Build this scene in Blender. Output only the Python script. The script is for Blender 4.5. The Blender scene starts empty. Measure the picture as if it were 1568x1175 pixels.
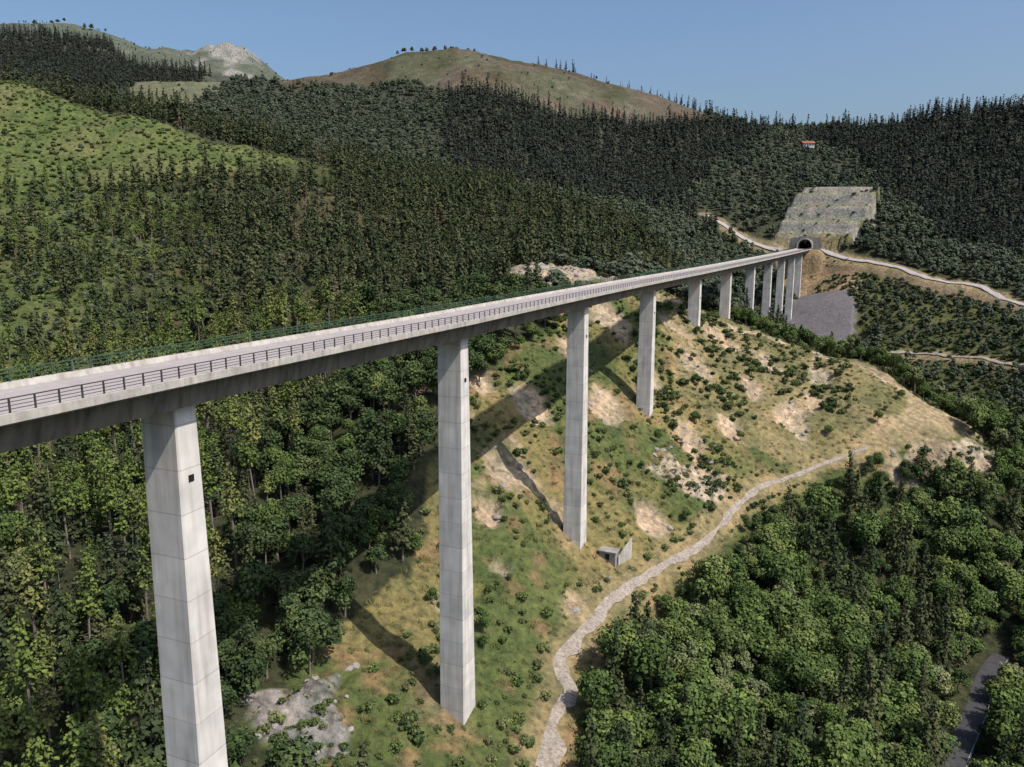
import bpy, math, random, numpy as np
from mathutils import Vector
random.seed(4); rng=np.random.default_rng(7)
SC=bpy.context.scene; COL=SC.collection
# ------------------------------------------------------------------ noise
def vn(x,y,seed=0):
    ix=np.floor(x); iy=np.floor(y); fx=x-ix; fy=y-iy
    def h(a,b):
        s=np.sin(a*127.1+b*311.7+seed*74.7)*43758.5453
        return s-np.floor(s)
    fx=fx*fx*(3-2*fx); fy=fy*fy*(3-2*fy)
    return (h(ix,iy)*(1-fx)+h(ix+1,iy)*fx)*(1-fy)+(h(ix,iy+1)*(1-fx)+h(ix+1,iy+1)*fx)*fy
def fbm(x,y,s,o=4,seed=0):
    r=0;a=1;t=0
    for i in range(o):
        r=r+a*vn(x/s+i*13.7,y/s-i*7.1,seed+i); t+=a; a*=.5; s*=.5
    return r/t
def inpoly(x,y,p):
    c=np.zeros(x.shape,bool); n=len(p)
    for i in range(n):
        x1,y1=p[i]; x2,y2=p[(i+1)%n]
        if y1==y2: continue
        k=((y1>y)!=(y2>y))&(x<(x2-x1)*(y-y1)/(y2-y1)+x1)
        c^=k
    return c
def dline(x,y,p):
    d=np.full(x.shape,1e9)
    for i in range(len(p)-1):
        ax,ay=p[i]; bx,by=p[i+1]; L=(bx-ax)**2+(by-ay)**2
        t=np.clip(((x-ax)*(bx-ax)+(y-ay)*(by-ay))/L,0,1)
        d=np.minimum(d,np.hypot(x-ax-t*(bx-ax),y-ay-t*(by-ay)))
    return d
# ------------------------------------------------------------------ viaduct alignment
PF=[-1.9875e-07,0.00028079,0.36718,-58.238]
def edge(y): return np.polyval(PF,y)
def slope(y): return np.polyval(np.polyder(PF),y)
def zd(y):
    y=np.asarray(y,float)
    return -14+0.012*np.clip(130-y,0,200)+3.5*np.clip((y-300)/365,0,1)**1.3
HW=5.8
PIERS=[(-34.6,76.5,-88),(-10.3,134.6,-87),(16.6,195.3,-78.6),(44.6,256.0,-58.2),(74.4,318.2,-38.9),(102.7,376.1,-39.7),(132.1,435.1,-48.5),(159.7,490.5,-58.8),(185.3,541.9,-68.6),(211.5,596,-73),(233,640,-52)]
# ------------------------------------------------------------------ terrain
CPS="6,129,-97 11,148,-94 14,160,-90 25,180,-88 37,193,-88 55,211,-86 78,236,-80 103,255,-77 123,260,-73 141,265,-70 170,279,-68 108,370,-42 129,350,-49 149,340,-52 160,320,-59 166,300,-67 281,420,-84 330,500,-57 355,540,-48 278,650,-20 317,590,-33 403,620,-23 438,680,-4 564,900,128 382,760,26 491,950,133 447,1000,121 366,1000,125 281,722,33 313,716,33 264,690,9 314,830,52 269,670,-9 245,672,-9 216,600,-49 243,600,-44 244,560,-74 211,560,-76 218,850,63 205,700,-2 132,600,-14 89,500,-24 13,350,-11 26,320,-18 46,310,-25 -5,260,-34 -25,220,-44 -4,200,-58 -21,165,-78 -50,240,-48 -34,130,-81 -37,120,-83 -56,130,-75 -77,125,-72 -109,160,-59 -153,230,-50 -214,330,-18 -269,420,19 -315,500,64 -349,560,103 -205,430,18 -248,530,74 -165,340,-17 -161,520,48 -135,430,3 -99,310,-34 -86,450,6 -102,540,38 -31,450,-4 -24,350,-25 26,470,-8 84,520,-7 -63,950,160 58,950,122 -76,1150,253 -149,1150,250 69,1150,225 198,1150,191 265,1120,159 367,1050,139 -51,750,55 95,700,32 -232,1150,219 -319,1200,222 -205,900,121 -140,950,142 -241,850,107 -467,1100,199 -525,1500,330 -569,1490,325 -479,1500,316 -433,1500,284 -689,1550,348 -785,1600,385 -859,1600,399 -986,1600,385 -629,1250,233 -756,1250,242 60,150,-107 120,150,-120 120,178,-121 135,205,-120 125,200,-119 180,220,-108 110,235,-93 170,250,-95 0,90,-100 60,90,-114 -20,100,-92 110,120,-121 240,260,-100 280,300,-85 210,340,-92 195,400,-98 190,450,-96 230,520,-80 0,0,-95 -60,0,-80 -150,0,-50 120,0,-118 300,0,-80 250,150,-95 400,300,-40 -150,100,-48 -250,150,-10 -250,-100,-20 300,-150,-60 0,-150,-100 500,400,0 700,500,60 700,800,120 900,1100,130 -350,800,90 -150,700,50 -550,800,130 -700,500,160 -600,250,120 -900,900,200 150,1300,150 500,1300,120 -200,1350,190 -500,1300,210 0,1800,120 -700,1850,300 -1100,1800,320 700,1800,80 -1300,1200,300 -400,1800,200 -1000,2400,100 0,2400,60 1000,2400,50 1500,1500,60 1200,700,80 1000,0,40 -1200,0,160 -1600,2000,150"
A=np.array([[float(q) for q in s.split(',')] for s in CPS.split()]+[list(p) for p in PIERS])
n=len(A); c2=196.0
def phi(r2): return -np.sqrt(r2+c2)
D=((A[:,None,:2]-A[None,:,:2])**2).sum(-1)
M=np.zeros((n+1,n+1)); M[:n,:n]=phi(D)+np.eye(n)*3.0; M[:n,n]=1; M[n,:n]=1
W=np.linalg.solve(M,np.append(A[:,2],0))
PATH=[(3,108),(5,126),(9,142),(11.5,148),(10,155),(14,162),(19,170),(26,182),(37,194),(56,212),(65,224),(78,238),(89,246),(104,255),(124,262),(143,267),(162,275)]
ROAD=[(80,118),(92,142),(99,156),(110,170),(121,184),(130,196),(140,206)]
RROAD=[(258,671),(268,661),(278,650),(303,622),(318,592),(342,572),(353,538),(385,500)]
RROAD2=[(225,505),(240,515),(256,516),(280,496),(301,452),(325,415)]
LROAD=[(180,735),(195,715),(206,702),(218,690),(236,678)]
ERO=[(100,270,7),(-31,222,7),(-16,214,4),(36,292,9),(57,252,7),(150,312,9),(86,322,9),(28,245,8),(0,205,8),(-6,188,6),(131,254,6),(152,262,6),(118,345,10),(70,290,7),(-14,160,3),(15,172,4),(60,335,8),(5,232,8),(40,212,5),(120,300,7),(135,335,8),(48,272,6),(-10,232,7),(88,285,6),(104,312,7),(75,345,8),(128,318,6),(100,350,8),(20,265,7),(76,262,5),(64,308,7),(-2,172,3),(12,200,4),(112,283,6)]
Z=dict(
clear=[(-460,620),(-318,572),(-271,548),(-207,540),(-154,545),(-119,560),(-104,510),(-150,478),(-176,476),(-212,446),(-241,432),(-275,430),(-430,430)],
mix=[(-330,430),(-275,430),(-212,446),(-179,452),(-155,400),(-118,330),(-112,255),(-190,225),(-260,290)],
rocksa=[(-4,322),(20,310),(44,322),(48,350),(36,378),(8,384),(-10,360)],
grass=[(-27,100),(-42,118),(-36,138),(-29,154),(-22,166),(-22,182),(-12,222),(8,270),(35,318),(60,350),(95,380),(139,350),(175,300),(170,276),(143,262),(104,249),(84,236),(70,220),(46,192),(28,166),(20,148),(16,130),(12,100)],
spur=[(60,270),(62,345),(95,385),(139,352),(175,303),(172,278),(143,264),(104,252),(84,252)],
tan=[(124,263),(143,262),(172,276),(172,300),(160,318),(146,338),(142,318),(152,298),(144,280)],
cliff=[(42,230),(48,240),(60,244),(70,241),(64,231),(54,226)],
cliff2=[(128,256),(140,262),(160,268),(172,274),(178,262),(160,256),(140,252)],
rslope=[(282,648),(320,600),(365,530),(345,390),(245,360),(180,380),(150,440),(190,520),(225,560),(240,640)],
rock=[(224,680),(238,706),(254,726),(278,742),(314,732),(326,708),(303,678),(280,662),(262,668)],
earth=[(222,672),(240,676),(288,650),(268,598),(231,625)],
scree=[(236,632),(262,600),(252,548),(228,530),(200,545),(205,600)],
dark=[(-81,985),(59,985),(233,1010),(330,1010),(240,900),(126,710),(65,670),(-40,690),(-67,790)],
V=[(366,1030),(447,1040),(491,980),(760,920),(700,620),(438,640),(352,662),(385,820),(380,930)],
heath=[(-300,1060),(-420,1180),(-143,1300),(100,1300),(290,1190),(262,1110),(240,1020),(59,975),(-74,975),(-150,1040)],
meadow=[(-520,1140),(-470,1000),(-410,950),(-385,1010),(-370,1120),(-420,1200)],
peak=[(-700,1440),(-600,1380),(-400,1400),(-380,1520),(-430,1640),(-700,1640)],
topl=[(-1100,1520),(-640,1500),(-600,1700),(-1100,1700)],
X=[(-1000,1340),(-746,1470),(-525,1430),(-509,1380),(-466,1150),(-520,1000),(-657,1000),(-1000,1100)],
D=[(-165,330),(-181,460),(-146,530),(-60,640),(103,600),(110,510),(80,480),(58,428),(50,385),(10,388),(-14,350),(-12,318),(-88,300),(-140,280)],
rocksb=[(-43,122),(-36,131),(-28,134),(-25,120),(-33,110)],
)
P0=np.array([248.,670.]); sl=float(slope(668)); AX=np.array([sl,1])/math.hypot(sl,1); TX=np.array([AX[1],-AX[0]])
ZF=float(zd(668))
def ero(x,y):
    m=np.full(x.shape,-1.)
    for a,b,r in ERO: m=np.maximum(m,1-np.hypot(x-a,(y-b)*.8)/r)
    return np.clip(m*2+(fbm(x,y,6,4,15)-.5)*3*(m>-.6)-.1,0,1)
def H(x,y):
    x=np.asarray(x,float); y=np.asarray(y,float); sh=x.shape; x=x.ravel(); y=y.ravel(); out=np.empty(len(x))
    for i in range(0,len(x),15000):
        r2=(x[i:i+15000,None]-A[None,:,0])**2+(y[i:i+15000,None]-A[None,:,1])**2
        out[i:i+15000]=phi(r2)@W[:n]+W[n]
    far=np.clip((y-500)/500,0,1)
    dp=np.minimum(dline(x,y,PATH),dline(x,y,ROAD)); k=np.clip((dp-2)/12,0,1)
    k=np.where(inpoly(x,y,Z['scree']),.1,k)
    out+=k*(1-far)*(fbm(x,y,34,4,1)-.5)*9
    out+=k*(1-far)*(np.abs(fbm(x,y,14,4,5)-.5)*2)*3.0
    out+=far*(np.abs(fbm(x,y,170,5,3)-.5)*-70+6)
    ng=(x>-60)&(x<200)&(y<400); e_=np.zeros(x.shape); e_[ng]=ero(x[ng],y[ng])
    out+=k*e_*((np.abs(fbm(x,y,5,4,19)-.5)*2)*-5-.3)
    for nm,a in (('cliff',6),('cliff2',4),('rocksa',5),('rock',2.0),('rocksb',5),('spur',1.5)):
        m=inpoly(x,y,Z[nm]); out+=m*k*(np.abs(fbm(x,y,7,5,9)-.5)*2-.3)*a
    pk=np.exp(-(((x+515)/75)**2+((y-1490)/60)**2)); out+=pk*(np.abs(fbm(x,y,34,5,11)-.5)*-95+22)
    a=(x-P0[0])*AX[0]+(y-P0[1])*AX[1]; t=(x-P0[0])*TX[0]+(y-P0[1])*TX[1]
    m=inpoly(x,y,Z['rock'])&(a>3); q=(a-4+.12*t)/14.5; f=q-np.floor(q); zz=ZF+12.6*(np.floor(q)+np.clip(f/.38,0,1))+fbm(x,y,9,3,8)*2-1
    zz=np.minimum(zz,ZF+56)
    out=np.where(m,.15*out+.85*zz,out)
    wgt=np.clip((16-np.abs(t))/5,0,1)*np.clip((a+14)/6,0,1)*np.clip((9-a)/6,0,1)
    out=out*(1-wgt)+wgt*(ZF-.5)
    return out.reshape(sh)
def axis(segs):
    r=[segs[0][0]]
    for a,b,s in segs:
        k=max(1,int(round((b-a)/s))); r+=list(np.linspace(a,b,k+1)[1:])
    return np.array(r)
xs=axis([(-9000,-1600,900),(-1600,-700,18),(-700,-300,8),(-300,-64,4),(-64,190,1.35),(190,340,2.0),(340,620,7),(620,1400,30),(1400,9000,900)])
ys=axis([(-3000,-150,500),(-150,60,15),(60,100,3),(100,300,1.4),(300,420,2.4),(420,560,4),(560,640,3),(640,745,1.6),(745,1300,7),(1300,1750,8),(1750,2500,40),(2500,12000,900)])
X,Y=np.meshgrid(xs,ys); ZZ=H(X,Y)
out_=np.clip((np.maximum(np.abs(X)-1500,Y-2300))/1200,0,1); ZZ=ZZ*(1-out_)+out_*(-40)
# ------------------------------------------------------------------ ground colours (albedo, with haze painted in far off)
wx=X+(fbm(X,Y,18,4,21)-.5)*16; wy=Y+(fbm(X,Y,18,4,33)-.5)*16
def L(c): return np.array(c)
C3=np.zeros(X.shape+(3,)); C3[:]=L((.038,.042,.02)); RK=np.zeros(X.shape)
n1=fbm(X,Y,22,4,41)[...,None]; n2=fbm(X,Y,6,4,51)[...,None]; n3=fbm(X,Y,60,4,61)[...,None]
C3=C3*(.6+.8*n2)+n3*.012
def sm(v,a,b): return np.clip((v-a)/(b-a),0,1)
def paint(name,c,m=None):
    global C3
    mm=inpoly(wx,wy,Z[name]).astype(float)[...,None] if m is None else m
    C3=C3*(1-mm)+c*mm; return mm[...,0]
green=L((.082,.104,.038)); dry=L((.18,.155,.07)); soil=L((.22,.145,.085)); tan=L((.31,.24,.155)); rockc=L((.30,.25,.20)); grey=L((.22,.205,.205))
mixg=green*(1-sm(n1,.45,.60))+dry*sm(n1,.45,.60); mixg=mixg*(1-sm(n2,.59,.72)*.75)+soil*sm(n2,.59,.72)*.75
clr=L((.085,.112,.038))*(.8+.4*n2)*(1-.4*sm(n1,.5,.68))+L((.15,.13,.07))*.4*sm(n1,.5,.68)
paint('clear',clr); paint('mix',clr*.9)
paint('D',L((.05,.058,.026))*(.7+.7*n2)*(1-.4*sm(n1,.5,.6))+.4*sm(n1,.5,.6)*L((.10,.07,.045)))
verge=(np.clip((22-dline(wx,wy,PATH))/6,0,1)*(wx>8))[...,None]; paint('x',green*.8*(.7+.6*n2),verge)
paint('grass',mixg); paint('spur',mixg*.3+.7*((tan*.6+dry*.45)*(.6+.6*n2)*(1-sm(n1,.5,.66)*.6)+green*sm(n1,.5,.66)*.6))
paint('rslope',green*.6*(.8+.5*n2)+soil*.12)
RK+=paint('tan',tan*(.8+.4*n2))*.2
er=ero(X,Y)[...,None]; paint('x',(rockc*(.5+.5*n1)+soil*(.5-.3*n1))*(.85+.9*n2),er); RK+=er[...,0]*.7
for nm in ('cliff','cliff2','rocksa'): 
    k_=paint(nm,(rockc*(.8+.8*n2))*(1-sm(n1,.45,.6)*.5)+soil*sm(n1,.45,.6)*.5); RK+=k_
RK+=paint('rocksb',grey*(.5+1.0*n2)*(1-.3*sm(n1,.5,.6))+soil*.3*sm(n1,.5,.6)); RK+=paint('rock',L((.26,.245,.235))*(.75+.5*n2))*.4; paint('scree',L((.14,.133,.135))*(.85+.3*n2)); RK+=paint('earth',(soil*.6+tan*.5)*(.6+.6*n2))*.4
tt=(X-P0[0])*TX[0]+(Y-P0[1])*TX[1]; aa=(X-P0[0])*AX[0]+(Y-P0[1])*AX[1]; q=(aa-4+.12*tt)/14.5; fb=q-np.floor(q)
bm_=(inpoly(X,Y,Z['rock'])&(aa>3)&(fb>.42)&(fb<.98)).astype(float)[...,None]; paint('x',(tan*.35+green*.6)*(.7+.6*n2),bm_*.85)
paint('heath',(L((.075,.075,.036))*(1-sm(n3,.42,.6))+L((.095,.07,.045))*sm(n3,.42,.6))*(.7+.6*n2)+sm(fbm(X,Y,30,3,71)[...,None],.6,.7)*.02-sm(fbm(X,Y,45,3,72)[...,None],.5,.6)*.025)
paint('meadow',L((.12,.12,.065))*(.8+.4*n2)); paint('peak',L((.085,.095,.055))*(.7+.6*n2)); paint('topl',L((.07,.085,.045))*(.7+.6*n2))
pkm=np.exp(-(((X+510)/66)**2+((Y-1478)/62)**2)); pkm=sm(pkm+(fbm(X,Y,30,5,81)-.5)*1.5,.46,.56)[...,None]*inpoly(X,Y,Z['peak'])[...,None]
paint('x',L((.29,.28,.27))*(.6+.7*n2),pkm); RK+=pkm[...,0]
d=dline(wx*.3+X*.7+4,wy*.3+Y*.7+6,RROAD[1:]); m=np.clip(1-(d-8)/5,0,1)[...,None]*.8; C3=C3*(1-m)+(L((.17,.12,.085))*(.6+.8*n2))*m
d=dline(wx*.3+X*.7,wy*.3+Y*.7+5,RROAD2); m=np.clip(1-(d-5)/4,0,1)[...,None]*.7; C3=C3*(1-m)+(L((.17,.125,.09))*(.6+.8*n2))*m
for ln,wd in ((PATH[:12],2.8),(PATH[10:],1.2),(RROAD,5),(RROAD2,4),(LROAD,6)):
    d=dline(wx*.3+X*.7,wy*.3+Y*.7,ln); m=np.clip(1-(d-wd)/3,0,1)[...,None]*.8; C3=C3*(1-m)+((tan*.55+dry*.4)*(.7+.6*n2))*m
for p in PIERS[1:]:
    d=np.hypot(wx-p[0],wy-p[1]); m=np.clip(1-(d-3)/5,0,1)[...,None]*.6; C3=C3*(1-m)+(tan*.8)*m
haze_mix=np.clip((Y-600)/900,0,1)[...,None]; C3=C3*(1-haze_mix*.35)+haze_mix*.35*L((.10,.115,.14))  # distance haze painted into the ground colour, bluer with depth
V=np.stack([X,Y,ZZ],-1).reshape(-1,3); ny,nx=X.shape
jj,ii=np.meshgrid(np.arange(ny-1),np.arange(nx-1),indexing='ij'); b=jj*nx+ii
Fq=np.stack([b,b+1,b+nx+1,b+nx],-1).reshape(-1,4)
fc=V[Fq].mean(1); fa=(fc[:,0]-P0[0])*AX[0]+(fc[:,1]-P0[1])*AX[1]; ft=(fc[:,0]-P0[0])*TX[0]+(fc[:,1]-P0[1])*TX[1]
hole=(fa>3)&(fa<45)&(np.abs(ft)<5.2)&(fc[:,2]<ZF+6.5); Fq=Fq[~hole]
def fastmesh(name,V,F,smooth=False):
    me=bpy.data.meshes.new(name); V=np.asarray(V,np.float32); F=np.asarray(F,np.int32); k=F.shape[1]
    me.vertices.add(len(V)); me.vertices.foreach_set('co',V.ravel())
    me.loops.add(F.size); me.loops.foreach_set('vertex_index',F.ravel())
    me.polygons.add(len(F)); me.polygons.foreach_set('loop_start',np.arange(0,F.size,k,dtype=np.int32)); me.polygons.foreach_set('loop_total',np.full(len(F),k,np.int32))
    me.polygons.foreach_set('use_smooth',np.full(len(F),smooth)); me.update(calc_edges=True); return me
def link(o,parent=None):
    COL.objects.link(o); 
    if parent: o.parent=parent
    return o
# ------------------------------------------------------------------ material helpers
def newmat(name):
    m=bpy.data.materials.new(name); m.use_nodes=True; nt=m.node_tree; b=nt.nodes['Principled BSDF']
    b.inputs['Roughness'].default_value=.9
    b.inputs['Specular IOR Level'].default_value=.15
    return m,nt,b
def N(nt,t,**k):
    nd=nt.nodes.new(t)
    for a,v in k.items():
        if a in nd.inputs: nd.inputs[a].default_value=v
        else: setattr(nd,a,v)
    return nd
def ramp(nt,src,stops):
    r=nt.nodes.new('ShaderNodeValToRGB'); e=r.color_ramp.elements
    while len(e)>1: e.remove(e[0])
    e[0].position=stops[0][0]; e[0].color=(*stops[0][1],1)
    for p,c in stops[1:]:
        q=e.new(p); q.color=(*c,1)
    nt.links.new(src,r.inputs[0]); return r.outputs[0]
def mixm(nt,a,b,t='MULTIPLY',f=1.0):
    m=nt.nodes.new('ShaderNodeMix'); m.data_type='RGBA'; m.blend_type=t
    if isinstance(f,(int,float)): m.inputs[0].default_value=f
    else: nt.links.new(f,m.inputs[0])
    for s,i in ((a,6),(b,7)):
        if isinstance(s,tuple): m.inputs[i].default_value=(*s,1)
        else: nt.links.new(s,m.inputs[i])
    return m.outputs[2]
gm,nt,bs=newmat('ground_material')
geo=N(nt,'ShaderNodeNewGeometry'); at=N(nt,'ShaderNodeAttribute',attribute_name='Col'); rk=N(nt,'ShaderNodeAttribute',attribute_name='rock')
na=N(nt,'ShaderNodeTexNoise',Scale=.5,Detail=8.0,Roughness=.7); nb=N(nt,'ShaderNodeTexNoise',Scale=.09,Detail=5.0); vo=N(nt,'ShaderNodeTexVoronoi',Scale=.45)
for q in (na,nb,vo): nt.links.new(geo.outputs['Position'],q.inputs['Vector'])
g1=ramp(nt,na.outputs[0],[(.3,(.35,.38,.35)),(.5,(1,1,1)),(.72,(1.7,1.6,1.4))])
g2=ramp(nt,nb.outputs[0],[(.3,(.7,.78,.7)),(.7,(1.25,1.15,1.05))])
c=mixm(nt,at.outputs[0],g1); c=mixm(nt,c,g2)
vr=ramp(nt,vo.outputs['Distance'],[(0,(1.25,1.25,1.25)),(.6,(.9,.9,.9)),(1,(.35,.33,.3))])
c=mixm(nt,c,mixm(nt,c,vr),'MIX',rk.outputs['Fac'])
nt.links.new(c,bs.inputs['Base Color'])
bp=N(nt,'ShaderNodeBump',Strength=.9,Distance=1.2); nt.links.new(na.outputs[0],bp.inputs['Height']); nt.links.new(bp.outputs[0],bs.inputs['Normal'])
me=fastmesh('terrain',V,Fq,True)
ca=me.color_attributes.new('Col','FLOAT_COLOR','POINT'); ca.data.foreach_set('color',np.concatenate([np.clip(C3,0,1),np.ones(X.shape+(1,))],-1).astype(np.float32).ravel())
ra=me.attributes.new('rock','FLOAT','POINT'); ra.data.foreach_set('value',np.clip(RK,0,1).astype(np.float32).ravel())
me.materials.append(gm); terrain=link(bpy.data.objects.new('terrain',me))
# ------------------------------------------------------------------ concrete etc.
def concrete(name,base,joint=0.0,stain=.35,fine=0.0):
    m,nt,bs=newmat(name); geo=N(nt,'ShaderNodeNewGeometry'); 
    a=N(nt,'ShaderNodeTexNoise',Scale=.35,Detail=6.0); mp=N(nt,'ShaderNodeMapping'); mp.inputs['Scale'].default_value=(1.2,1.2,.08)
    b_=N(nt,'ShaderNodeTexNoise',Scale=1.0,Detail=5.0)
    nt.links.new(geo.outputs['Position'],a.inputs['Vector']); nt.links.new(geo.outputs['Position'],mp.inputs[0]); nt.links.new(mp.outputs[0],b_.inputs['Vector'])
    c=mixm(nt,base,ramp(nt,a.outputs[0],[(.3,(1-stain*.5,)*3),(.7,(1.06,1.05,1.03))]))
    c=mixm(nt,c,ramp(nt,b_.outputs[0],[(.3,(1-stain*.6,1-stain*.65,1-stain*.7)),(.55,(1,1,1))]))
    if fine:
        f_=N(nt,'ShaderNodeTexNoise',Scale=1.6,Detail=8.0,Roughness=.75); nt.links.new(geo.outputs['Position'],f_.inputs['Vector'])
        c=mixm(nt,c,ramp(nt,f_.outputs[0],[(.32,(1-fine,)*3),(.5,(1,1,1)),(.7,(1+fine*.5,1+fine*.45,1+fine*.4))]))
    if joint:
        sp=N(nt,'ShaderNodeSeparateXYZ'); nt.links.new(geo.outputs['Position'],sp.inputs[0])
        dv=N(nt,'ShaderNodeMath',operation='DIVIDE'); dv.inputs[1].default_value=joint; nt.links.new(sp.outputs[2],dv.inputs[0])
        fr=N(nt,'ShaderNodeMath',operation='FRACT'); nt.links.new(dv.outputs[0],fr.inputs[0])
        w=.14/joint
        c=mixm(nt,c,ramp(nt,fr.outputs[0],[(0,(.78,.77,.76)),(w,(.78,.77,.76)),(w+.004,(1,1,1)),(1,(1,1,1))]))
        fl=N(nt,'ShaderNodeMath',operation='FLOOR'); nt.links.new(dv.outputs[0],fl.inputs[0])
        wn=N(nt,'ShaderNodeTexWhiteNoise',noise_dimensions='1D'); nt.links.new(fl.outputs[0],wn.inputs['W'])
        c=mixm(nt,c,ramp(nt,wn.outputs[0],[(0,(.90,.90,.90)),(1,(1.04,1.03,1.02))]))
    nt.links.new(c,bs.inputs['Base Color']); return m
M_p=concrete('pier_concrete',(.66,.632,.60),4.6,.42); M_d=concrete('deck_concrete',(.20,.178,.15),0,.7); M_k=concrete('kerb_concrete',(.46,.43,.39),0,.5,.2); M_c=concrete('culvert_concrete',(.30,.285,.26),0,.5)
M_as=concrete('light_asphalt',(.35,.312,.305),0,.18); M_ro=concrete('road_asphalt',(.065,.065,.07),0,.4,.2); M_dirt=concrete('track_dirt',(.34,.295,.25),0,.5,.6); M_sc=concrete('shotcrete',(.15,.14,.145),0,.5,.25)
def plain(name,c,r=.6,metal=0):
    m,nt,bs=newmat(name); bs.inputs['Base Color'].default_value=(*c,1); bs.inputs['Roughness'].default_value=r; bs.inputs['Metallic'].default_value=metal
    a=N(nt,'ShaderNodeTexNoise',Scale=2.0); nt.links.new(mixm(nt,c,ramp(nt,a.outputs[0],[(.3,(.8,.8,.8)),(.7,(1.1,1.1,1.1))])),bs.inputs['Base Color']); return m
M_rail=plain('dark_steel',(.05,.05,.045)); M_green=plain('green_steel',(.045,.085,.055)); M_white=plain('white_paint',(.50,.50,.48)); M_black=plain('opening_dark',(.02,.02,.02))
def mk(name,vs,fs,mat,parent=None,smooth=False):
    m=bpy.data.meshes.new(name); m.from_pydata([tuple(map(float,v)) for v in vs],[],fs); m.materials.append(mat); m.update()
    return link(bpy.data.objects.new(name,m),parent)
def empty(name): 
    e=bpy.data.objects.new(name,None); return link(e)
via=empty('viaduct')
def fr(y):
    s=slope(y); q=math.hypot(s,1); return np.array([edge(y),y]),np.array([1/q,-s/q]),np.array([s/q,1/q])
def sweep(name,sec,mat,y0=-20,y1=669,step=4,closed=True,parent=via,obj=True):
    vs=[];fs=[];k=len(sec); yy=np.arange(y0,y1+.01,step)
    for y in yy:
        e,nn,_=fr(y); z=float(zd(y))
        for o_,dz in sec: q=e+nn*o_; vs.append((q[0],q[1],z+dz))
    for i in range(len(yy)-1):
        for j in range(k if closed else k-1): fs.append((i*k+j,i*k+(j+1)%k,i*k+k+(j+1)%k,i*k+k+j))
    return mk(name,vs,fs,mat,parent)
W2=HW*2
sweep('deck_girder',[(0,0),(-W2,0),(-W2,-.55),(-W2+1.5,-.85),(-W2+2.0,-3),(-2.0,-3),(-1.5,-.85),(0,-.55)],M_d)
sweep('carriageway',[(-.6,.012),(-W2+.6,.012)],M_as,closed=False)
sweep('edge_marking',[(-1.9,.02),(-2.02,.02)],M_white,closed=False); sweep('edge_marking_far',[(-W2+1.9,.02),(-W2+2.02,.02)],M_white,closed=False)
sweep('kerb_near',[(.12,.30),(-.45,.30),(-.52,.01),(-.52,-.3),(.12,-.42)],M_k); sweep('kerb_far',[(-W2-.12,.55),(-W2+.3,.55),(-W2+.5,.01),(-W2+.5,-.3),(-W2-.12,-.42)],M_k)
def rail(off,z,w=.06,h=.06): return [(off-w/2,z),(off+w/2,z),(off+w/2,z+h),(off-w/2,z+h)]
for z_ in (.55,.82,1.09): sweep('railing_bar_near',rail(-.2,z_,.05,.05),M_rail)
sweep('railing_top_near',rail(-.2,1.36,.09,.08),M_rail)
for z_ in (.95,1.3): sweep('railing_bar_far',rail(-W2+.1,z_,.06,.07),M_green)
sweep('railing_top_far',rail(-W2+.1,1.6,.1,.1),M_green)
def boxes(name,items,mat,parent):
    vs=[];fs=[]
    for (cx,cy,z0,z1,ux,uy,w,l) in items:
        b=len(vs)
        for z in (z0,z1):
            for s1,s2 in((-1,-1),(1,-1),(1,1),(-1,1)): vs.append((cx+ux*s1*w/2-uy*s2*l/2,cy+uy*s1*w/2+ux*s2*l/2,z))
        for f in ((0,1,5,4),(1,2,6,5),(2,3,7,6),(3,0,4,7),(4,5,6,7),(3,2,1,0)): fs.append(tuple(b+i for i in f))
    return mk(name,vs,fs,mat,parent)
it=[];it2=[];jt=[]
for y in np.arange(-20,668,1.9):
    e,nn,a=fr(y); z=float(zd(y)); q=e+nn*(-.2); it.append((q[0],q[1],z+.3,z+1.40,nn[0],nn[1],.1,.13)); q=e+nn*(-W2+.1); it2.append((q[0],q[1],z+.55,z+1.65,nn[0],nn[1],.1,.1))
boxes('railing_posts_near',it,M_rail,via); boxes('railing_posts_far',it2,M_green,via)
for p in PIERS[1:]:
    y=p[1]-2.4; e,nn,a=fr(y); q=e-nn*HW; jt.append((q[0],q[1],float(zd(y))-.1,float(zd(y))+.02,nn[0],nn[1],W2-1.4,.15))
boxes('expansion_joints',jt,M_rail,via)
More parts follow.
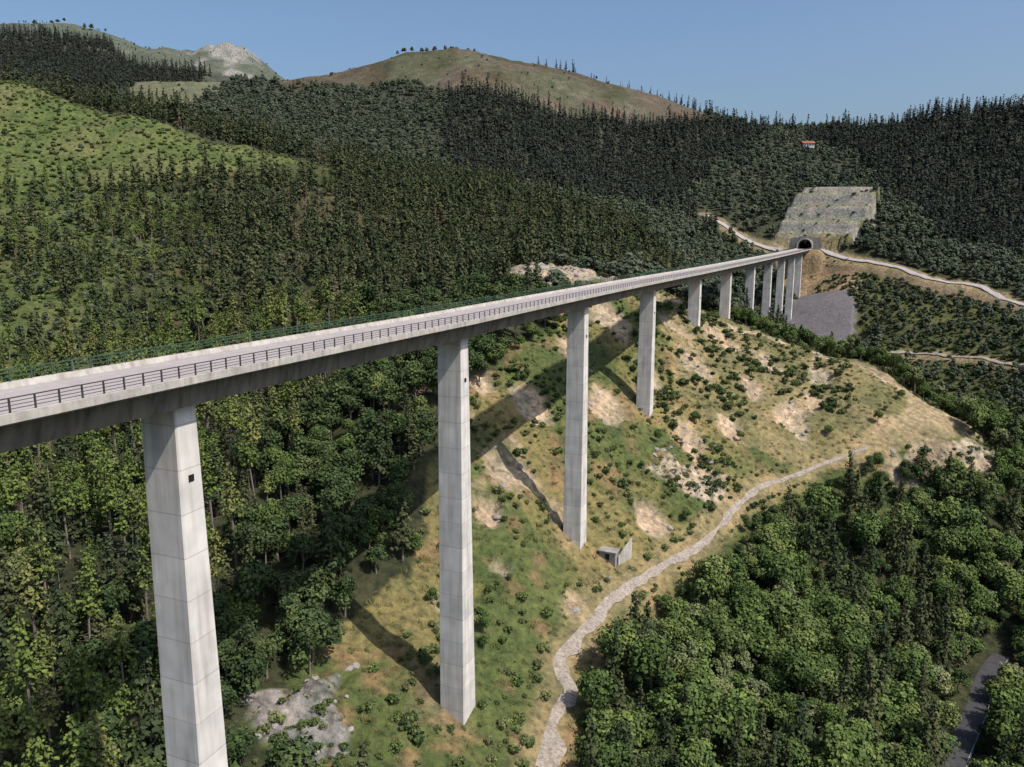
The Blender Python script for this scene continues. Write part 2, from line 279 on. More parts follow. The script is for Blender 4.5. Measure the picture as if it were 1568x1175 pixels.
for k,(cx,cy,zb) in enumerate(PIERS):
    _,t,a=fr(cy); zt=float(zd(cy))-3.0; zg=float(H(np.array([cx]),np.array([cy]))[0]); z0=min(zg,zb)-7; hh=zt-z0
    pe=bpy.data.objects.new('pier_%d'%(k+1),None); link(pe,via)
    def ring(z,w,l,ch=.12):
        r=[]
        for s1,s2 in((-1,-1),(1,-1),(1,1),(-1,1)):
            for d in ((1,0),(0,1)) if s1*s2<0 else ((0,1),(1,0)):
                q=np.array([cx,cy])+t*s1*(w/2-ch*d[0])+a*s2*(l/2-ch*d[1]); r.append((q[0],q[1],z))
        return r
    vs=[];NR=8; prof=[]
    for i in range(NR+1):
        f=i/NR; z=zt-hh*f; d=(zt-z)/75
        prof.append((z,4.6+.45*d,2.8+2.3*d))
    for z,w,l in prof: vs+=ring(z,w,l)
    fs=[]
    for i in range(NR):
        for j in range(8): fs.append((i*8+j,i*8+8+j,i*8+8+(j+1)%8,i*8+(j+1)%8))
    fs.append(tuple(range(8)))
    mk('shaft',vs,fs,M_p,pe)
    zo=zt-7.5; l=2.8+2.3*(7.5/75); w=4.6+.45*.1; q=np.array([cx,cy])+t*(w/2+.01)
    boxes('inspection_opening',[(q[0],q[1],zo-.5,zo+.2,t[0],t[1],.12,.7)],M_black,pe)  # dark box just proud of the face; the hole's darkness is its colour
    q2=np.array([cx,cy]); boxes('bearing_plinth',[(q2[0],q2[1],zt-.02,zt+.02,t[0],t[1],4.3,2.5)],M_d,pe)
# ------------------------------------------------------------------ ribbons
def resample(p,s=1.5):
    p=np.array(p,float); o=[]
    for i in range(len(p)-1):
        a=p[max(i-1,0)];b_=p[i];c_=p[i+1];d_=p[min(i+2,len(p)-1)]; k=max(2,int(np.hypot(*(c_-b_))/s))
        for j in range(k):
            t=j/k; o.append(.5*((2*b_)+(-a+c_)*t+(2*a-5*b_+4*c_-d_)*t*t+(-a+3*b_-3*c_+d_)*t**3))
    o.append(p[-1]); return np.array(o)
def ribbon(name,p,w,off,mat,jag=0,parent=None,lat=(-1,1),w2=None):
    r=resample(p,1.0 if jag>.3 else 1.5); d=np.gradient(r,axis=0); d/=np.hypot(d[:,0],d[:,1])[:,None]; nn=np.stack([d[:,1],-d[:,0]],1); K=7; fs=[]; m_=len(r)
    zc=H(r[:,0],r[:,1]); zc=np.convolve(np.pad(zc,2,mode='edge'),np.ones(5)/5,'valid')
    i_=np.arange(m_); ww=w+((w2 if w2 is not None else w)-w)*i_/m_
    wl=ww/2*(1+jag*(fbm(i_/5.,i_*0+.5,1,3,3)-.5)*3.2); wr=ww/2*(1+jag*(fbm(i_/5.,i_*0+9.5,1,3,4)-.5)*3.2)
    u=np.linspace(lat[0],lat[1],K)[None,:]; s_=u*np.where(u<0,wl[:,None],wr[:,None]); px=r[:,:1]+nn[:,:1]*s_; py=r[:,1:]+nn[:,1:]*s_
    pz=zc[:,None]+px*0
    if jag: pz=pz*.4+.6*H(px,py)
    pz+=off
    if jag: pz[:,0]-=.28; pz[:,-1]-=.28
    vs=np.stack([px,py,pz],-1).reshape(-1,3)
    for i in range(m_-1):
        for j in range(K-1): fs.append((i*K+j,i*K+j+1,i*K+K+j+1,i*K+K+j))
    return mk(name,vs,fs,mat,parent)
ribbon('dirt_track',PATH[:15],5.0,.2,M_dirt,.8,w2=.9)
rd=empty('asphalt_road'); ribbon('surface',ROAD,6.0,.5,M_ro,0,rd); ribbon('edge_line_a',ROAD,6.0,.515,M_white,0,rd,(.87,.9)); ribbon('edge_line_b',ROAD,6.0,.515,M_white,0,rd,(-.9,-.87))
ribbon('access_road',RROAD,5.0,.6,M_as,.2); ribbon('access_road',RROAD2,3.6,.6,M_dirt,.3); ribbon('access_road',LROAD,5,.7,M_as,.05)
# shotcrete slope under the portal, a smooth sprayed sheet laid over the fill
c4=[np.array(q,float) for q in ((203,598),(236,630),(263,600),(240,540))]; uu,vv=np.meshgrid(np.linspace(0,1,26),np.linspace(0,1,26))
px=c4[0][0]*(1-uu)*(1-vv)+c4[1][0]*(1-uu)*vv+c4[2][0]*uu*vv+c4[3][0]*uu*(1-vv); py=c4[0][1]*(1-uu)*(1-vv)+c4[1][1]*(1-uu)*vv+c4[2][1]*uu*vv+c4[3][1]*uu*(1-vv)
px=px+(fbm(px,py,14,3,44)-.5)*5; pz=H(px,py)
Bm=np.stack([np.ones(px.size),uu.ravel(),vv.ravel(),(uu*vv).ravel(),(uu**2).ravel(),(vv**2).ravel(),(uu**3).ravel(),(vv**3).ravel()],1); cf=np.linalg.lstsq(Bm,pz.ravel(),rcond=None)[0]; pz=np.maximum((Bm@cf).reshape(px.shape)+.8,pz+.5)
pz[0,:]-=2; pz[-1,:]-=2; pz[:,0]-=2; pz[:,-1]-=2
mk('shotcrete_slope',np.stack([px,py,pz],-1).reshape(-1,3),[(j*26+i,j*26+i+1,j*26+27+i,j*26+26+i) for j in range(25) for i in range(25)],M_sc)
# ------------------------------------------------------------------ tunnel portal
tp=empty('tunnel_portal')
def tw(t,a,z): return (P0[0]+TX[0]*t+AX[0]*a,P0[1]+TX[1]*t+AX[1]*a,ZF+z)
def arch(r,wall,k=16): return [(-r,-1)]+[(r*math.cos(math.pi-math.pi*i/k),wall+r*math.sin(math.pi*i/k)) for i in range(k+1)]+[(r,-1)]
ai=arch(5.4,2.6); ao=arch(6.3,2.6); k=len(ai); vs=[]
for pr,a0 in ((ai,-3),(ao,-3),(ao,34),(ai,60)): vs+=[tw(t,a0,z) for t,z in pr]
fs=[]
for j in range(k-1):
    fs.append((j,j+1,k+j+1,k+j)); fs.append((k+j,k+j+1,2*k+j+1,2*k+j)); fs.append((j+1,j,3*k+j,3*k+j+1))
mk('lining',vs,fs,M_k,tp)
mk('tunnel_floor',[tw(-5.4,-3,.03),tw(5.4,-3,.03),tw(5.4,60,.03),tw(-5.4,60,.03)],[(0,1,2,3)],M_ro,tp)
mk('tunnel_end',[tw(-6,59,-1),tw(6,59,-1),tw(6,59,10),tw(-6,59,10)],[(0,1,2,3)],M_black,tp)
ow=[(-13,-2),(-13,2.6)]+[(-13+26*i/16,9.4+(1.2 if 4<i<12 else 0)) for i in range(1,16)]+[(13,2.6),(13,-2)]
vs=[tw(t,2,z) for t,z in ao]+[tw(t,2,z) for t,z in ow]; fs=[(j,j+1,k+j+1,k+j) for j in range(k-1)]
mk('headwall',vs,fs,M_c,tp)
# culvert chamber near the track
cu=empty('concrete_culvert')
cx,cy=25.5,193.; cz=float(H(np.array([cx]),np.array([cy]))[0])
boxes('chamber',[(cx,cy,cz-2,cz+2.0,.9,-.43,4.4,2.8)],M_c,cu); boxes('roof_slab',[(cx,cy,cz+2.0,cz+2.3,.9,-.43,5.0,3.3)],M_c,cu)
boxes('doorway',[(cx-.43*1.42,cy-.9*1.42,cz,cz+1.6,.9,-.43,1.1,.08)],M_black,cu)
mk('wing_wall',[(cx+2.4,cy-1,cz-2),(cx+6.5,cy+3.2,cz-2),(cx+6.5,cy+3.2,cz+4.2),(cx+2.4,cy-1,cz+.6),(cx+2.2,cy-.6,cz-2),(cx+6.3,cy+3.6,cz-2),(cx+6.3,cy+3.6,cz+4.2),(cx+2.2,cy-.6,cz+.6)],[(0,1,2,3),(7,6,5,4),(3,2,6,7),(0,3,7,4),(1,5,6,2)],M_k,cu)
# farmhouse on the skyline
fh=empty('farmhouse'); hx,hy=352.,965.; hz=float(H(np.array([hx]),np.array([hy]))[0])+1
M_wall=plain('white_plaster',(.6,.58,.54)); M_tile=plain('roof_tiles',(.30,.11,.06))
boxes('walls',[(hx,hy,hz-6,hz+8,1,0,13,10)],M_wall,fh)
mk('roof',[(hx-7.5,hy-6,hz+7.7),(hx+7.5,hy-6,hz+7.7),(hx+7.5,hy+6,hz+7.7),(hx-7.5,hy+6,hz+7.7),(hx-7.5,hy,hz+10.5),(hx+7.5,hy,hz+10.5)],[(0,1,5,4),(2,3,4,5),(0,4,3),(1,2,5),(3,2,1,0)],M_tile,fh)
boxes('windows',[(hx+d_,hy-5.02,hz+z_,hz+z_+1.5,1,0,1.2,.1) for d_ in (-4.5,-1.5,1.5,4.5) for z_ in (1,4.6)],M_black,fh)
# ------------------------------------------------------------------ vegetation
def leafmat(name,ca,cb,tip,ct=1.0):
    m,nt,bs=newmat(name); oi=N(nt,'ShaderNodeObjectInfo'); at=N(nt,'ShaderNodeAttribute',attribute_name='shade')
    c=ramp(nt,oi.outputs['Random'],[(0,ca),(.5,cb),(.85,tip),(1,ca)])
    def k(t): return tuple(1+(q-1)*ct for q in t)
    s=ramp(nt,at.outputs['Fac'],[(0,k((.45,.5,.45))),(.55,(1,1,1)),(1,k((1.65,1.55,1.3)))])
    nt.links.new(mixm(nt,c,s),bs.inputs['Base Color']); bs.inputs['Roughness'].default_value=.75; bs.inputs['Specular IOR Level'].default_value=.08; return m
L_pine=leafmat('pine_needles',(.036,.050,.024),(.048,.062,.028),(.074,.080,.038),.8)
L_pdark=leafmat('dark_pine_needles',(.028,.036,.029),(.033,.041,.032),(.042,.048,.037),.4)  # dark plantation green, shifted bluish to paint in aerial haze
L_plight=leafmat('light_pine_needles',(.08,.11,.03),(.10,.135,.036),(.13,.135,.048))
L_brown=leafmat('dry_needles',(.14,.095,.065),(.17,.12,.08),(.12,.105,.06))
L_broad=leafmat('broad_leaves',(.054,.086,.027),(.074,.110,.034),(.108,.135,.046))
L_bdark=leafmat('dark_leaves',(.038,.060,.024),(.050,.074,.029),(.070,.092,.036))  # darker broadleaf copy, shade of the left wood in its colour; also dark bushes
L_broad2=leafmat('pale_leaves',(.10,.125,.055),(.12,.14,.065),(.145,.155,.08))
L_bfar=leafmat('hazed_far_leaves',(.060,.078,.050),(.070,.087,.056),(.088,.099,.064),.45)  # grey-green leaves, lifted in tone to stand in for distance haze
L_bush=leafmat('bush_leaves',(.06,.085,.029),(.078,.104,.036),(.11,.12,.055))
L_fern=leafmat('fern_leaves',(.085,.115,.038),(.10,.128,.044),(.12,.13,.055),.7)
L_tus=leafmat('dry_grass',(.15,.14,.06),(.20,.17,.085),(.10,.125,.045))
M_bark=plain('bark',(.19,.16,.13),.95)
def quads(cs,size,nrm,rs,shade,asp=1.0,jit=.55):
    cs=np.array(cs); k=len(cs); nrm=np.array(nrm)+rs.normal(0,jit,(k,3)); nrm/=np.linalg.norm(nrm,axis=1)[:,None]
    r=rs.normal(0,1,(k,3)); u=np.cross(nrm,r); u/=np.linalg.norm(u,axis=1)[:,None]; v=np.cross(nrm,u); s=np.array(size)[:,None]*.5
    P=np.stack([cs-u*s*asp-v*s*.6,cs+u*s*asp-v*s,cs+u*s*asp*.8+v*s,cs-u*s*asp+v*s*.7],1).reshape(-1,3)
    F=np.arange(4*k).reshape(-1,4); return P,F,np.repeat(np.array(shade),4)
def limb(p,q,r0,r1,k=5):
    p=np.array(p,float);q=np.array(q,float);d=q-p;d/=np.linalg.norm(d);a=np.cross(d,(1,.3,.2));a/=np.linalg.norm(a);b=np.cross(d,a)
    V=[c+ (a*math.cos(6.283*i/k)+b*math.sin(6.283*i/k))*r for c,r in ((p,r0),(q,r1)) for i in range(k)]
    return np.array(V),np.array([(i,(i+1)%k,k+(i+1)%k,k+i) for i in range(k)])
def build(name,parts,leaf,limbs):
    Vs=[];Fs=[];Sh=[];mi=[];b=0
    for V,F in limbs: Vs.append(V);Fs.append(F+b);Sh.append(np.full(len(V),.5));mi+=[1]*len(F);b+=len(V)
    for V,F,S in parts: Vs.append(V);Fs.append(F+b);Sh.append(S);mi+=[0]*len(F);b+=len(V)
    me=fastmesh(name,np.concatenate(Vs),np.concatenate(Fs)); me.materials.append(leaf); me.materials.append(M_bark)
    me.polygons.foreach_set('material_index',np.array(mi,np.int32)); a=me.attributes.new('shade','FLOAT','POINT'); a.data.foreach_set('value',np.concatenate(Sh).astype(np.float32)); return me
def conifer(name,leaf,seed,h=17,r=3.1,levels=24,nb=8,per=5,sz=.75,base=.22,pw=.75,jit=.45):
    rs=np.random.default_rng(seed); cs=[];nr=[];ss=[];sh=[]
    for i in range(levels):
        f=i/(levels-1); z=h*(base+(1-base)*f); R=r*((1-f)**pw)*(.72+.28*min(1,f*6))+.18; R*=rs.uniform(.75,1.2)
        for j in range(max(3,int(nb*(1-.55*f)))):
            a=rs.uniform(0,6.283); rr=R*rs.uniform(.55,1.25); up=rs.uniform(-.25,.35); bsh=rs.uniform(.1,.9)
            for k in range(per):
                g=(k+.7)/per; d=rr*g; cs.append((math.cos(a)*d+rs.normal(0,.18),math.sin(a)*d+rs.normal(0,.18),z+up*d*.6-.12*d+rs.normal(0,.15)))
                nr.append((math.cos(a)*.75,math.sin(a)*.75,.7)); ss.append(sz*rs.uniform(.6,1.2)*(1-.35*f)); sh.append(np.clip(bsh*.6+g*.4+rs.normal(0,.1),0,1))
    lm=[limb((0,0,-2),(0.1,0,h*.5),.28,.19),limb((.1,0,h*.5),(0,0,h*.97),.19,.04)]
    if sz<1:
        for i in range(7): a=rs.uniform(0,6.28); z=h*rs.uniform(.12,.35); lm.append(limb((0,0,z),(math.cos(a)*1.8,math.sin(a)*1.8,z+.3),.06,.02,3))
    return build(name,[quads(cs,ss,nr,rs,sh,1.25,jit)],leaf,lm)
def broad(name,leaf,seed,h=12,R=4.3,lobes=16,tot=3000,sz=.48,trunk=True,sq=.85,jit=.5,low=.25):
    rs=np.random.default_rng(seed); cs=[];nr=[];ss=[];sh=[];lm=[]; c0=np.array((0,0,h*.56)); L_=[]
    for i in range(lobes):
        d=rs.normal(0,1,3); d/=np.linalg.norm(d); d[2]=abs(d[2])*1.1-low-.1; p=c0+d*np.array((R*.62,R*.62,h*.34))*rs.uniform(.45,1.2); L_.append((p,R*rs.uniform(.22,.5),rs.uniform(.15,.85)))
    for p,q,s in L_:
        k=int(tot/lobes); 
        for j in range(k):
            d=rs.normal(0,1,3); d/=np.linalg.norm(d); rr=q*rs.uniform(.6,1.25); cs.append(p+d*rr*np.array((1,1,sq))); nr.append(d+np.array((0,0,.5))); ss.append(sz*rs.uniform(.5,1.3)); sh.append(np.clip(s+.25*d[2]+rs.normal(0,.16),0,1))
    if trunk:
        lm.append(limb((0,0,-2),(.2,.1,h*.42),.30,.2))
        for p,q,s in L_[:6]: lm.append(limb((.2,.1,h*.35),p,.14,.04,4))
    return build(name,[quads(cs,ss,nr,rs,sh,1.0,jit)],leaf,lm)
def bush(name,leaf,seed,tot=260,sz=.38): 
    return broad(name,leaf,seed,h=1.6,R=1.6,lobes=8,tot=tot,sz=sz,trunk=False,sq=.75)
def tussock(name,leaf,seed,k=40):
    rs=np.random.default_rng(seed); V=[];F=[];S=[]
    for i in range(k):
        a=rs.uniform(0,6.28); r=rs.uniform(0,.9); x=math.cos(a)*r;y=math.sin(a)*r; b=rs.uniform(0,6.28); w=.09; hh=rs.uniform(.3,.8); lx,ly=rs.normal(0,.25,2)
        q=len(V); V+=[(x-w*math.cos(b),y-w*math.sin(b),-.1),(x+w*math.cos(b),y+w*math.sin(b),-.1),(x+lx+.03,y+ly,hh),(x+lx-.03,y+ly,hh)]; F.append((q,q+1,q+2,q+3)); S+=[.3,.3,.9,.9]
    return build(name,[(np.array(V),np.array(F),np.array(S))],leaf,[])
PR={}
def proto(key,meshes):
    c=bpy.data.collections.new('proto_'+key)
    for i,m in enumerate(meshes): c.objects.link(bpy.data.objects.new('%s_%s'%(key,'abcdefgh'[i]),m))
    PR[key]=(c,meshes)
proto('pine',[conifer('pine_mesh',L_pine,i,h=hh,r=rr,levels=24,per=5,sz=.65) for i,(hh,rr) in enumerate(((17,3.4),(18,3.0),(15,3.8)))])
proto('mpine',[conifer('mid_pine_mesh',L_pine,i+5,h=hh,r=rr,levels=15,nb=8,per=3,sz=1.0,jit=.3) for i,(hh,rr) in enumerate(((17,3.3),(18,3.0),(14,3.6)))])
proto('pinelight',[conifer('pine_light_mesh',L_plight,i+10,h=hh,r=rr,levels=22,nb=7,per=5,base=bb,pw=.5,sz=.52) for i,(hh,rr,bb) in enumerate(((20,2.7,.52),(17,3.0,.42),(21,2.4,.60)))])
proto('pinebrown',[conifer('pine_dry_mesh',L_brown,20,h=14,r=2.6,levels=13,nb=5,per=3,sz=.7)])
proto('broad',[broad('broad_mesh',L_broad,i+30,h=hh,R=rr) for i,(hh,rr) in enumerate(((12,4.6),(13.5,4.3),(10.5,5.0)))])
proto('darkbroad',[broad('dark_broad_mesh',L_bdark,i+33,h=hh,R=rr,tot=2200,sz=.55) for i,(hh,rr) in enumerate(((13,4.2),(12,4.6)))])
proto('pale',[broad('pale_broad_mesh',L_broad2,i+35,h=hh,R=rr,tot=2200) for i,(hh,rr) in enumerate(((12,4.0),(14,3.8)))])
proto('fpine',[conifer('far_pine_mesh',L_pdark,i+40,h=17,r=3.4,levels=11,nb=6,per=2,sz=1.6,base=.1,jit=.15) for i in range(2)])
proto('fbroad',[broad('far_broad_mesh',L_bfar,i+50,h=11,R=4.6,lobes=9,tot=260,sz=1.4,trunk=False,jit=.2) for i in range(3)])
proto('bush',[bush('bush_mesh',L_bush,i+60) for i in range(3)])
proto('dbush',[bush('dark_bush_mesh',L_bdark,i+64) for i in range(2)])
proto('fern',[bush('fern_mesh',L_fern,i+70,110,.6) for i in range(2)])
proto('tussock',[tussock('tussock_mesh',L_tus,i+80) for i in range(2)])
M_rock=concrete('rock_stone',(.31,.285,.265),0,.6)
def rockmesh(name,seed):
    rs=np.random.default_rng(seed); import bmesh
    bm=bmesh.new(); bmesh.ops.create_icosphere(bm,subdivisions=2,radius=1)
    dirs=rs.normal(0,1,(9,3)); dirs/=np.linalg.norm(dirs,axis=1)[:,None]; lim=rs.uniform(.5,.85,9)
    for v in bm.verts:
        p=np.array(v.co)
        for d,l in zip(dirs,lim):
            q=p@d
            if q>l: p=p-d*(q-l)
        v.co=p*np.array((1.2,1,.8))
    m=bpy.data.meshes.new(name); bm.to_mesh(m); bm.free(); m.materials.append(M_rock); return m
proto('rock',[rockmesh('rock_mesh',i) for i in range(3)])
def gn(name,key,pts,scl,rad=None):
    k=len(pts)
    if k==0: return
    me=bpy.data.meshes.new(name); me.vertices.add(k); me.vertices.foreach_set('co',np.asarray(pts,np.float32).ravel())
    a=me.attributes.new('scl','FLOAT_VECTOR','POINT'); s=np.stack([scl,scl,scl*rng.uniform(.8,1.2,k)],-1); a.data.foreach_set('vector',s.astype(np.float32).ravel())
    a=me.attributes.new('rotz','FLOAT_VECTOR','POINT'); r=np.zeros((k,3)); r[:,2]=rng.uniform(0,6.283,k); r[:,:2]=rng.normal(0,.05,(k,2)); a.data.foreach_set('vector',r.astype(np.float32).ravel())
    a=me.attributes.new('idx','INT','POINT'); a.data.foreach_set('value',rng.integers(0,len(PR[key][1]),k).astype(np.int32))
    o=link(bpy.data.objects.new(name,me)); ng=bpy.data.node_groups.new(name,'GeometryNodeTree')
    ng.interface.new_socket('Geometry',in_out='INPUT',socket_type='NodeSocketGeometry'); ng.interface.new_socket('Geometry',in_out='OUTPUT',socket_type='NodeSocketGeometry')
    gi=ng.nodes.new('NodeGroupInput'); go=ng.nodes.new('NodeGroupOutput'); ip=ng.nodes.new('GeometryNodeInstanceOnPoints'); ci=ng.nodes.new('GeometryNodeCollectionInfo')
    ci.inputs['Collection'].default_value=PR[key][0]; ci.inputs['Separate Children'].default_value=True; ci.inputs['Reset Children'].default_value=True
    ip.inputs['Pick Instance'].default_value=True
    for nm,dt,sk in (('scl','FLOAT_VECTOR','Scale'),('rotz','FLOAT_VECTOR','Rotation'),('idx','INT','Instance Index')):
        q=ng.nodes.new('GeometryNodeInputNamedAttribute'); q.data_type=dt; q.inputs['Name'].default_value=nm; ng.links.new(q.outputs['Attribute'],ip.inputs[sk])
    ng.links.new(gi.outputs[0],ip.inputs['Points']); ng.links.new(ci.outputs[0],ip.inputs['Instance']); ng.links.new(ip.outputs[0],go.inputs[0])
    md=o.modifiers.new('scatter','NODES'); md.node_group=ng
def grid(x0,x1,y0,y1,s):
    gx,gy=np.meshgrid(np.arange(x0,x1,s),np.arange(y0,y1,s)); gx=gx.ravel()+rng.uniform(-.5,.5,gx.size)*s; gy=gy.ravel()+rng.uniform(-.5,.5,gy.size)*s
    k=(np.abs(gx)<.74*gy+45); return gx[k],gy[k]
def Zin(x,y,*names):
    r=np.zeros(x.shape,bool)
    for q in names: r|=inpoly(x+(fbm(x,y,20,3,5)-.5)*14,y+(fbm(x,y,20,3,6)-.5)*14,Z[q])
    return r
def put(name,key,x,y,m,s0,s1,dz=-.2):
    x=x[m];y=y[m]; s=s0+(s1-s0)*rng.random(len(x))**1.3; gn(name,key,np.stack([x,y,H(x,y)+dz],-1),s)
def clearance(x,y,hgt=18):
    ok=(dline(x,y,PATH)>5)&(dline(x,y,RROAD)>7)&(dline(x,y,RROAD2)>5)&(dline(x,y,LROAD)>7)&(dline(x,y,ROAD)>4.5)
    ok&=dline(x,y,[(p[0]+5,p[1]-6) for p in PATH[7:]])>5.5
    ok&=dline(x,y,[(p[0]+2,p[1]-7) for p in ROAD[1:4]])>2.5
    cl=[(edge(v)-5.5,v+2.5) for v in np.arange(-20,672,15)]; d=dline(x,y,cl); z=H(x,y); ok&=~((d<10)&(z+hgt>zd(y)-3))
    for p in PIERS: ok&=np.hypot(x-p[0],y-p[1])>5
    ok&=np.hypot(x-25.5,y-193)>9
    return ok
open_=('clear','mix','rocksa','grass','spur','tan','cliff','cliff2','rslope','rock','earth','scree','heath','meadow','peak','topl','rocksb')
x,y=grid(-420,520,58,700,5.2); ok=clearance(x,y); op=Zin(x,y,*open_); u=rng.random(len(x)); u2=rng.random(len(x)); nz=fbm(x,y,45,3,90); n4=fbm(x,y,28,3,92)
mD=Zin(x,y,'D')|((y>300)&(x<0)); near=(y<300); left=x<edge(y)-6
F_=ok&~op
nearL=F_&~mD&left&near; right=F_&~mD&~left; midL=F_&~mD&left&~near
gap=sm(n4,.50,.62)*.45
pin=F_&mD&(u<.80-gap)
light=nearL&(x<-55)&(u<.50+.3*(n4-.5)); nb_=nearL&~light
pine_near=(nb_&(u>.8)) | (right&(y<420)&(((nz>.55)&(u<.45))|((np.hypot(x-105,(y-212))<26)&(u<.6))|((np.hypot(x-165,(y-245))<22)&(u<.5))))
bro=(nb_&(u<=.8))|(right&(y<420)&~pine_near)
inD=F_&mD&~pin
far_r=right&(y>=420)
bro&=~far_r; pine_near&=~far_r
shaded_b=bro&left&(x>-75)&(u2<.8); bro&=~shaded_b  # left wood's shade painted by giving most broadleaves the darker leaf colour
pale=bro&(u2<.16); bro&=~pale
big=bro&(y<290)&~left; bro&=~big
def named(key,name,mask,lim,s0,s1):
    idx=np.where(mask)[0]; idx=idx[np.argsort(np.hypot(x[idx]*.7,y[idx]))][:lim]
    zz=H(x[idx],y[idx])
    for q,zv in zip(idx,zz):
        o=bpy.data.objects.new(name,PR[key][1][random.randrange(len(PR[key][1]))]); o.location=(x[q],y[q],zv-.2); o.rotation_euler=(0,0,random.uniform(0,6.28)); s=random.uniform(s0,s1); o.scale=(s,s,s*random.uniform(.9,1.1)); link(o)
    mask[idx]=False
vis=(y>85)
a_=light&vis; named('pinelight','pine_tree',a_,30,.85,1.15); light&=~vis|a_
a_=big&vis; named('broad','broadleaf_tree',a_,40,.75,1.25); big&=~vis|a_
put('pine_forest','pine',x,y,pine_near,.6,1.2); put('pine_forest','mpine',x,y,pin,.6,1.25); put('pine_forest','pinelight',x,y,light,.7,1.15); put('dry_pine_trees','pinebrown',x,y,(inD&(u2<.13))|(nearL&(u2>.985)),.5,1.0)
put('broadleaf_forest','broad',x,y,bro,.5,1.05); put('broadleaf_forest','darkbroad',x,y,shaded_b,.6,1.2); put('broadleaf_forest','broad',x,y,big,.6,1.35); put('broadleaf_forest','pale',x,y,pale,.5,1.1)
put('broadleaf_understorey','fbroad',x,y,inD&(u2>=.3)&(u2<.75),.3,.6)
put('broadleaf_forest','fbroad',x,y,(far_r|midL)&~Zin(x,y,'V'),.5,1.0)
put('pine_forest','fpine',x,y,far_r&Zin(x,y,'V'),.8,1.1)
mx=ok&Zin(x,y,'mix')&(u<.16+.65*sm(n4,.45,.6)); put('pine_forest','mpine',x,y,mx&(u2<.7),.45,1.0); put('pine_forest','pinelight',x,y,mx&(u2>=.7),.5,.9); put('broadleaf_understorey','fbroad',x,y,ok&Zin(x,y,'mix')&~mx&(u2<.45),.25,.55)
rs_=ok&Zin(x,y,'rslope')&~Zin(x,y,'scree','earth','rock')&(dline(x+4,y+6,RROAD)>9); put('broadleaf_forest','fbroad',x,y,rs_&(u<.4+.4*sm(n4,.4,.6)),.3,.75)
gs=ok&Zin(x,y,'grass','spur')&~Zin(x,y,'tan','cliff')&(nz>.5)&(u<.24); put('broadleaf_forest','broad',x,y,gs,.18,.42)
cl_=ok&Zin(x,y,'clear')&(u<.02); put('broadleaf_forest','fbroad',x,y,cl_,.2,.45)
# infill under the near canopy
x,y=grid(-120,230,70,300,4.2); ok=~Zin(x,y,*open_)&(dline(x,y,PATH)>4.5)&(dline(x,y,ROAD)>4.2)&(x>edge(y)-3); u=rng.random(len(x))
for p in PIERS: ok&=np.hypot(x-p[0],y-p[1])>4
put('broadleaf_understorey','darkbroad',x,y,ok&(u<.5),.28,.62); put('broadleaf_understorey','broad',x,y,ok&(u>.7),.3,.6)
# far forest
x,y=grid(-1150,760,700,1720,7.4); op=Zin(x,y,*open_); u=rng.random(len(x)); ok=~op&(dline(x,y,LROAD)>8)&(np.abs((x-P0[0])*TX[0]+(y-P0[1])*TX[1])+np.abs(y-680)*.3>22)
dk=ok&Zin(x,y,'dark','V','X'); mid_=ok&~dk&(y<1350)
hid=(y>1230)&(x>-350); nf=fbm(x,y,80,3,97); pm=.35*sm(nf,.52,.65)*(x>-70)
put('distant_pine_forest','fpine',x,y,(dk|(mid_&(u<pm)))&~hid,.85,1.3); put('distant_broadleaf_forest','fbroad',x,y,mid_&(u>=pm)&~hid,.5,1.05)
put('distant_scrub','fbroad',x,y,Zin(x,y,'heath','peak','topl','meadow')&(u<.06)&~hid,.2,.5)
def along(p,s): r=resample(p,s); r=r+rng.normal(0,2.5,r.shape); return r[:,0],r[:,1]
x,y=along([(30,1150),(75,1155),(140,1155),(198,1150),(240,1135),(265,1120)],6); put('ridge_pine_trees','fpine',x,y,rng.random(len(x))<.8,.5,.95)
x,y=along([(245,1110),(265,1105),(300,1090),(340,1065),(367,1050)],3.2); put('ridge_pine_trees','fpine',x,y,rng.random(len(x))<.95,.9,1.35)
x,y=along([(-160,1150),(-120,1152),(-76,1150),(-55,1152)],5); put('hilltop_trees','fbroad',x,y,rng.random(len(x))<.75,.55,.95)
x,y=along([(-986,1600),(-859,1600),(-785,1600)],14); put('hilltop_trees','fbroad',x,y,rng.random(len(x))<.6,.7,1.2)
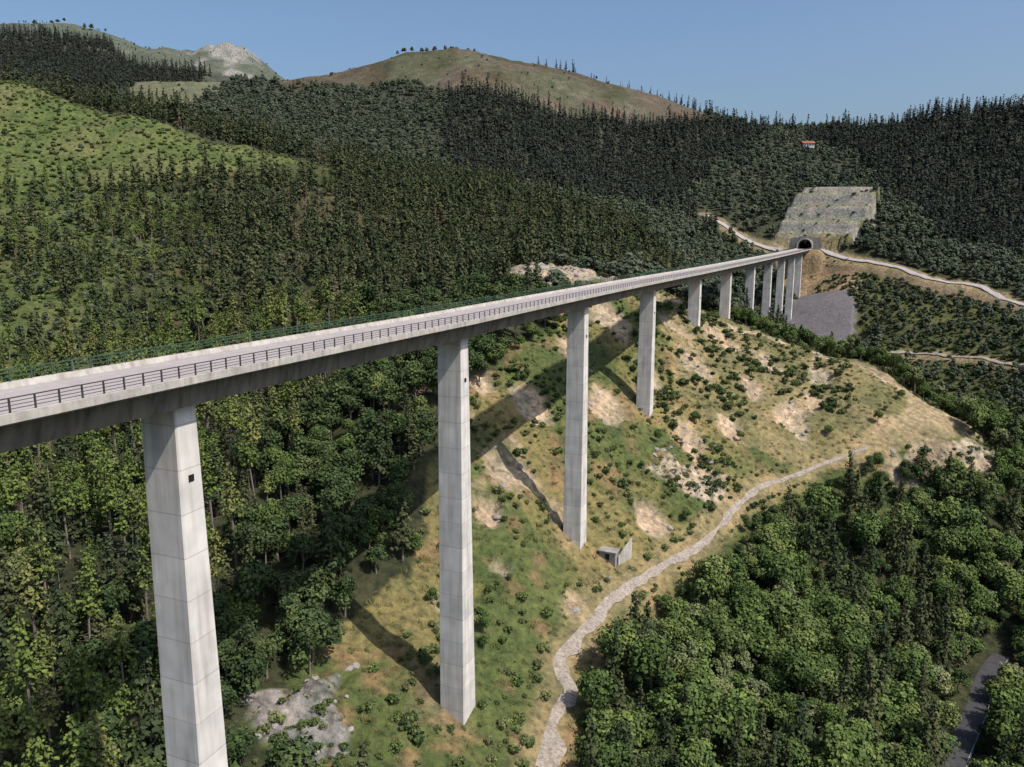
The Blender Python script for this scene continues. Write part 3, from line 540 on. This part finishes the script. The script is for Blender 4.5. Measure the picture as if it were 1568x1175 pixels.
# shrubs and grass
x,y=grid(-60,190,95,390,2.0); ok=(dline(x,y,PATH[:13])>2.6)&(dline(x,y,PATH)>1.8); u=rng.random(len(x)); nz=fbm(x,y,16,4,95); n5=fbm(x,y,40,2,96); sp_=inpoly(x,y,Z['spur'])*.06
g=ok&(Zin(x,y,'grass','spur')|(~Zin(x,y,'rslope')&(dline(x,y,PATH)<17)&(x>8)))&~Zin(x,y,'tan')&(ero(x,y)<.4)
put('shrubs','bush',x,y,g&(nz>.47+sp_)&(u<.45),.2,1.1); put('shrubs','dbush',x,y,g&(nz*.6+n5*.4>.54+sp_)&(u>.6),.35,1.4); put('grass_tussocks','tussock',x,y,g&(nz<=.58)&(u>.4),.5,1.3)
put('rocks','rock',x,y,(Zin(x,y,'cliff','cliff2')&(u<.35))|(Zin(x,y,'rocksb')&(u<.8))|(ok&(ero(x,y)>.3)&(u<.15))|((np.hypot(x-28,y-187)<4.5)&ok),.25,1.2)
x,y=grid(-440,120,225,620,3.8); u=rng.random(len(x)); put('ferns','fern',x,y,Zin(x,y,'clear','mix')&(u<.75),.4,1.3)
put('rocks','rock',x,y,Zin(x,y,'rocksa')&(u<.7),.5,1.8)
x,y=grid(150,370,350,735,3.6); u=rng.random(len(x)); rr_=(dline(x+4,y+6,RROAD)>8)&(dline(x,y,RROAD)>5)&(dline(x,y+4,RROAD2)>5)
put('shrubs','dbush',x,y,rr_&Zin(x,y,'rslope')&~Zin(x,y,'scree','rock')&(u<.75),.7,1.6); put('rocks','rock',x,y,(np.hypot(x-318,y-580)<13),.4,1.0)
put('shrubs','bush',x,y,Zin(x,y,'earth','rock')&(u<.12),.5,1.3)
# ------------------------------------------------------------------ light, sky, camera
el=math.radians(54); sv=Vector((.82*math.cos(el),-.572*math.cos(el),math.sin(el)))
l=bpy.data.lights.new('sun','SUN'); l.energy=5.0; l.angle=math.radians(.5); l.color=(1,.945,.87); lo=bpy.data.objects.new('sun',l); lo.rotation_euler=sv.to_track_quat('Z','Y').to_euler(); COL.objects.link(lo)
w=bpy.data.worlds.new('World'); SC.world=w; w.use_nodes=True; nt=w.node_tree; bg=nt.nodes['Background']; sk=nt.nodes.new('ShaderNodeTexSky'); sk.sky_type='NISHITA'; sk.sun_disc=False
sk.sun_elevation=el; sk.sun_rotation=math.atan2(sv.x,sv.y); sk.air_density=1.15; sk.dust_density=4.5; sk.ozone_density=6.0; sk.altitude=300
nt.links.new(sk.outputs[0],bg.inputs[0]); bg.inputs[1].default_value=.145
cam=bpy.data.cameras.new('camera'); cam.sensor_width=36; cam.lens=27.39; cam.clip_end=30000
co=bpy.data.objects.new('camera',cam); COL.objects.link(co); co.rotation_euler=(math.radians(90-10.7),0,0); SC.camera=co
SC.view_settings.view_transform='Standard'; SC.view_settings.look='None'; SC.view_settings.exposure=0
